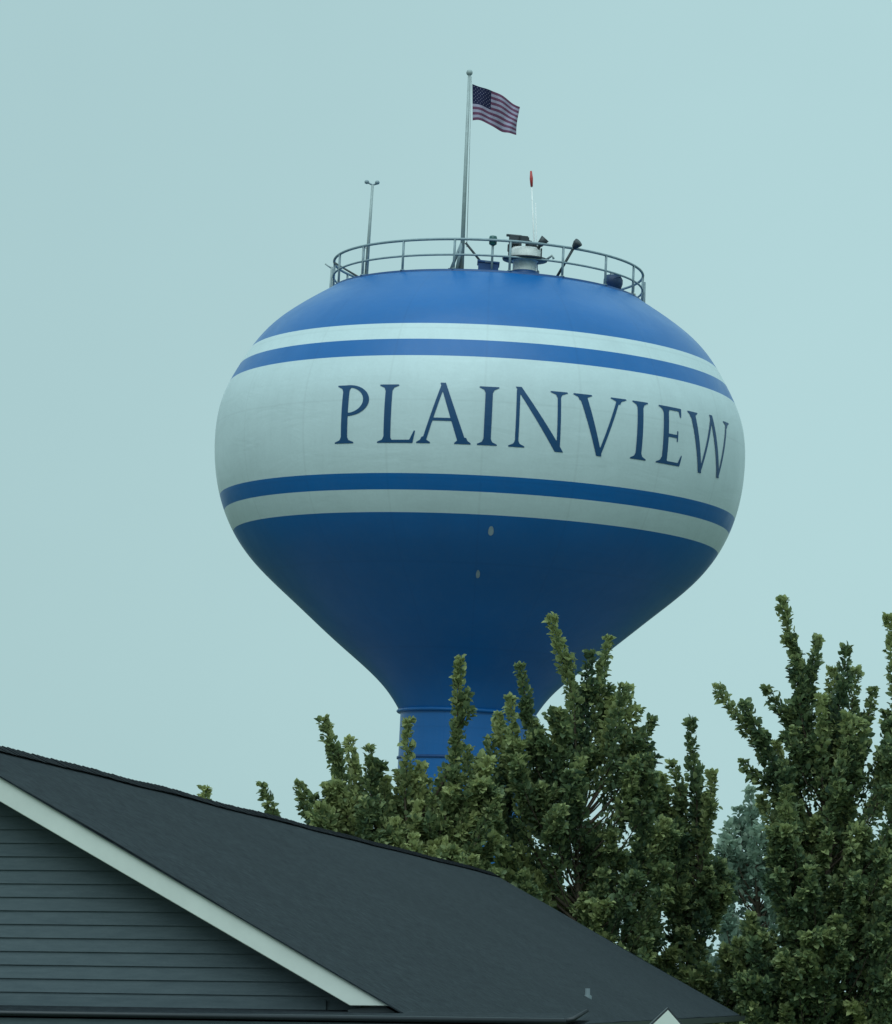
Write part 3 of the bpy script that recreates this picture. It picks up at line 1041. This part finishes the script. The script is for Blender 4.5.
# left tree
Y1 = 84
t1 = sp_(Y1, [(262, 788, 290, 850, 0), (299, 786, 322, 832, .5), (323, 722, 346, 800, 0), (349, 742, 358, 805, .6), (369, 750, 372, 812, -.4), (336, 765, 352, 830, .3),
              (408, 724, 405, 800, 0), (400, 775, 398, 850, .4), (421, 768, 416, 850, .1), (460, 662, 458, 745, -.2), (458, 735, 456, 820, -.2), (440, 785, 442, 850, .3), (385, 782, 388, 850, 0),
              (314, 800, 335, 860, 0), (424, 782, 424, 850, .5), (447, 770, 448, 850, .4), (484, 772, 478, 840, .2), (468, 752, 466, 830, .4), (436, 812, 436, 880, .6), (415, 800, 416, 870, .6), (455, 800, 455, 880, .7), (476, 805, 474, 880, .6), (476, 770, 470, 850, -.2), (433, 800, 430, 880, -.3), (390, 815, 395, 890, 0.2)])
b1 = at(405, 1000, Y1)
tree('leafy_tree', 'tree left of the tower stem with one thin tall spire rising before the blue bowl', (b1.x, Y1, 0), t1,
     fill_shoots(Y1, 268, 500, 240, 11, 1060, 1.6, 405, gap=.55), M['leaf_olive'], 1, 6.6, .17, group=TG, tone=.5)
# middle tree
Y2 = 86
t2 = sp_(Y2, [(520, 668, 530, 735, 0), (498, 716, 508, 770, .4), (511, 700, 518, 770, -.3), (552, 620, 574, 700, 0), (590, 656, 583, 725, .2), (607, 641, 592, 728, .4), (623, 688, 612, 758, -.3), (612, 700, 604, 770, .2),
              (629, 690, 622, 760, .5), (652, 722, 628, 770, 0), (575, 690, 576, 760, .5), (563, 715, 560, 790, -.4), (536, 735, 538, 800, .2), (640, 745, 628, 810, 0), (490, 742, 498, 810, .3), (480, 765, 490, 830, -.2), (505, 752, 510, 830, .6), (520, 745, 522, 820, -.5), (496, 790, 502, 860, .3), (655, 790, 640, 860, -.2)])
b2 = at(575, 1000, Y2)
tree('leafy_tree', 'tallest tree before the right of the bowl, its forked top against the dark blue', (b2.x, Y2, 0), t2,
     fill_shoots(Y2, 478, 668, 240, 22, 1080, 1.5, 575, gap=-.03, gapdepth=110, gapscale=22.), M['leaf'], 2, 7.2, .15, group=TG, tone=.50, side=.7, limbs=1.1)
# slender tree
Y3 = 88
t3 = sp_(Y3, [(691, 722, 697, 800, 0), (697, 770, 700, 850, .3), (672, 765, 688, 830, .2), (712, 775, 704, 850, -.2), (662, 778, 680, 850, 0), (682, 790, 690, 860, .4), (706, 800, 700, 870, 0), (668, 815, 680, 880, .2)])
b3 = at(690, 1000, Y3)
tree('leafy_tree', 'narrow pointed tree in the dip between the tower and the tall right tree', (b3.x, Y3, 0), t3,
     fill_shoots(Y3, 636, 765, 190, 33, 1090, 1.2, 695, gap=-.05, gapdepth=120, gapscale=22.), M['leaf'], 3, 6.0, .14, group=TG, tone=.45, side=.6, limbs=.6)
# right tree
Y4 = 84
t4 = sp_(Y4, [(781, 602, 803, 680, 0), (717, 690, 776, 772, .3), (745, 706, 784, 790, -.3), (743, 764, 792, 806, 0), (766, 690, 792, 728, .5), (796, 660, 800, 705, -.2), (818, 641, 808, 705, .1), (846, 650, 836, 725, 0), (833, 672, 828, 745, .4),
              (856, 672, 846, 740, .5), (873, 692, 856, 772, 0), (864, 735, 852, 800, -.4), (803, 690, 808, 770, 0), (790, 715, 800, 790, .4), (822, 700, 822, 780, -.5), (775, 745, 795, 810, .4), (840, 745, 838, 820, -.2), (760, 800, 790, 860, .2)])
b4 = at(822, 1000, Y4)
tree('leafy_tree', 'broad right hand tree with a long shoot leaning left against the sky', (b4.x, Y4, 0), t4,
     fill_shoots(Y4, 738, 905, 290, 44, 1100, 1.5, 822, gap=-.06, gapdepth=140, gapscale=22.), M['leaf'], 4, 7.4, .16, group=TG, tone=.47, side=.7, limbs=1.0)
# tree cut by the right edge
Y5 = 86
t5 = sp_(Y5, [(889, 620, 897, 700, 0), (886, 715, 893, 790, .3), (915, 600, 915, 690, 0), (900, 680, 905, 760, -.2), (930, 640, 925, 720, .3), (945, 660, 935, 740, 0), (890, 770, 900, 850, 0)])
b5 = at(925, 1000, Y5)
tree('leafy_tree', 'tree cut off by the right edge of the picture, one spire inside it', (b5.x, Y5, 0), t5,
     fill_shoots(Y5, 880, 990, 140, 55, 1090, 1.6, 925, gap=.28), M['leaf'], 5, 7.4, .18, group=TG, tone=.43)
# far hazy tree
Y6 = 128
ENV_save = ENV
t6 = sp_(Y6, [(750, 792, 752, 835, 0), (738, 812, 742, 850, .5), (764, 806, 760, 850, -.5), (728, 826, 735, 870, 0), (775, 820, 766, 870, .4), (748, 820, 750, 880, 1), (757, 830, 756, 880, -1)])
ENV = [(640, 1000), (695, 885), (718, 840), (748, 808), (775, 820), (800, 850), (860, 900), (900, 1000)]
b6 = at(752, 1000, Y6)
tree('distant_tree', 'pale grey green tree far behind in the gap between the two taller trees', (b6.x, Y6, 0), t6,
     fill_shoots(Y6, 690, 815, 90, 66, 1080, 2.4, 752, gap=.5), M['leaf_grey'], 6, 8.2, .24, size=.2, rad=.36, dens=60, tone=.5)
ENV = ENV_save
# tip of a tree hidden by the roof
Y7 = 86
b7 = at(205, 1000, Y7)
ENV = [(150, 1000), (170, 860), (205, 815), (240, 860), (260, 1000)]
tree('roof_hidden_tree', 'small tree almost hidden by the roof, only its tip above the ridge', (b7.x, Y7, 0),
     sp_(Y7, [(205, 791, 206, 850, 0), (196, 815, 202, 870, .2), (216, 818, 210, 870, -.2)]),
     fill_shoots(Y7, 165, 245, 20, 77, 1060, 1.0, 205, gap=.5), M['leaf_olive'], 7, 4.6, .1, tone=.45)
ENV = ENV_save

# ------------------------------------------------------------------ sky and light
SUN_EL, SUN_AZ = R_(52), R_(196)   # azimuth measured clockwise from +Y; behind and a little left
world = bpy.data.worlds.new('World')
scene.world = world
world.use_nodes = True
nt = world.node_tree
bg = nt.nodes['Background']
bg.inputs['Strength'].default_value = 0.1
sky = nt.nodes.new('ShaderNodeTexSky')
sky.sky_type = 'NISHITA'
sky.sun_disc = False
sky.sun_elevation = SUN_EL
sky.sun_rotation = SUN_AZ
sky.air_density = 1.0
sky.dust_density = 4.0
tc = nt.nodes.new('ShaderNodeTexCoord')
sep = nt.nodes.new('ShaderNodeSeparateXYZ')
nt.links.new(tc.outputs['Generated'], sep.inputs[0])
# overcast: even near the horizon, brighter towards the zenith
mr = nt.nodes.new('ShaderNodeMapRange')
mr.interpolation_type = 'SMOOTHSTEP'
mr.inputs['From Min'].default_value = .22
mr.inputs['From Max'].default_value = 1.0
mr.inputs['To Min'].default_value = 1.0
mr.inputs['To Max'].default_value = 1.45
nt.links.new(sep.outputs['Z'], mr.inputs['Value'])
cn = nt.nodes.new('ShaderNodeTexNoise')
cn.inputs['Scale'].default_value = 5.0
cn.inputs['Detail'].default_value = 5
cn.inputs['Roughness'].default_value = .6
nt.links.new(tc.outputs['Generated'], cn.inputs['Vector'])
cr = nt.nodes.new('ShaderNodeMapRange')
cr.inputs['To Min'].default_value = .95
cr.inputs['To Max'].default_value = 1.05
nt.links.new(cn.outputs['Fac'], cr.inputs['Value'])
mul = nt.nodes.new('ShaderNodeMath'); mul.operation = 'MULTIPLY'
sx = nt.nodes.new('ShaderNodeMapRange')
sx.interpolation_type = 'SMOOTHSTEP'
sx.inputs['From Min'].default_value = -.13
sx.inputs['From Max'].default_value = .13
sx.inputs['To Min'].default_value = .96
sx.inputs['To Max'].default_value = 1.065
nt.links.new(sep.outputs['X'], sx.inputs['Value'])
mul0 = nt.nodes.new('ShaderNodeMath'); mul0.operation = 'MULTIPLY'
nt.links.new(mr.outputs[0], mul0.inputs[0]); nt.links.new(sx.outputs[0], mul0.inputs[1])
nt.links.new(mul0.outputs[0], mul.inputs[0]); nt.links.new(cr.outputs[0], mul.inputs[1])
oc = nt.nodes.new('ShaderNodeVectorMath'); oc.operation = 'SCALE'
oc.inputs[0].default_value = (4.35, 6.55, 6.72)
nt.links.new(mul.outputs[0], oc.inputs['Scale'])
mx = nt.nodes.new('ShaderNodeMix'); mx.data_type = 'RGBA'
mx.inputs[0].default_value = .92
nt.links.new(sky.outputs[0], mx.inputs[6]); nt.links.new(oc.outputs[0], mx.inputs[7])
nt.links.new(mx.outputs[2], bg.inputs['Color'])

sd = bpy.data.lights.new('sun', 'SUN')
sd.energy = 1.5
sd.angle = R_(60)
sd.color = (.80, .98, 1.0)
so = bpy.data.objects.new('sun', sd)
link(so)
dirv = Vector((math.sin(SUN_AZ) * math.cos(SUN_EL), math.cos(SUN_AZ) * math.cos(SUN_EL), math.sin(SUN_EL)))
so.rotation_euler = dirv.to_track_quat('Z', 'Y').to_euler()
so.location = dirv * 300

vs = scene.view_settings
vs.view_transform = 'Standard'
vs.look = 'None'
vs.exposure = 0
vs.gamma = 1
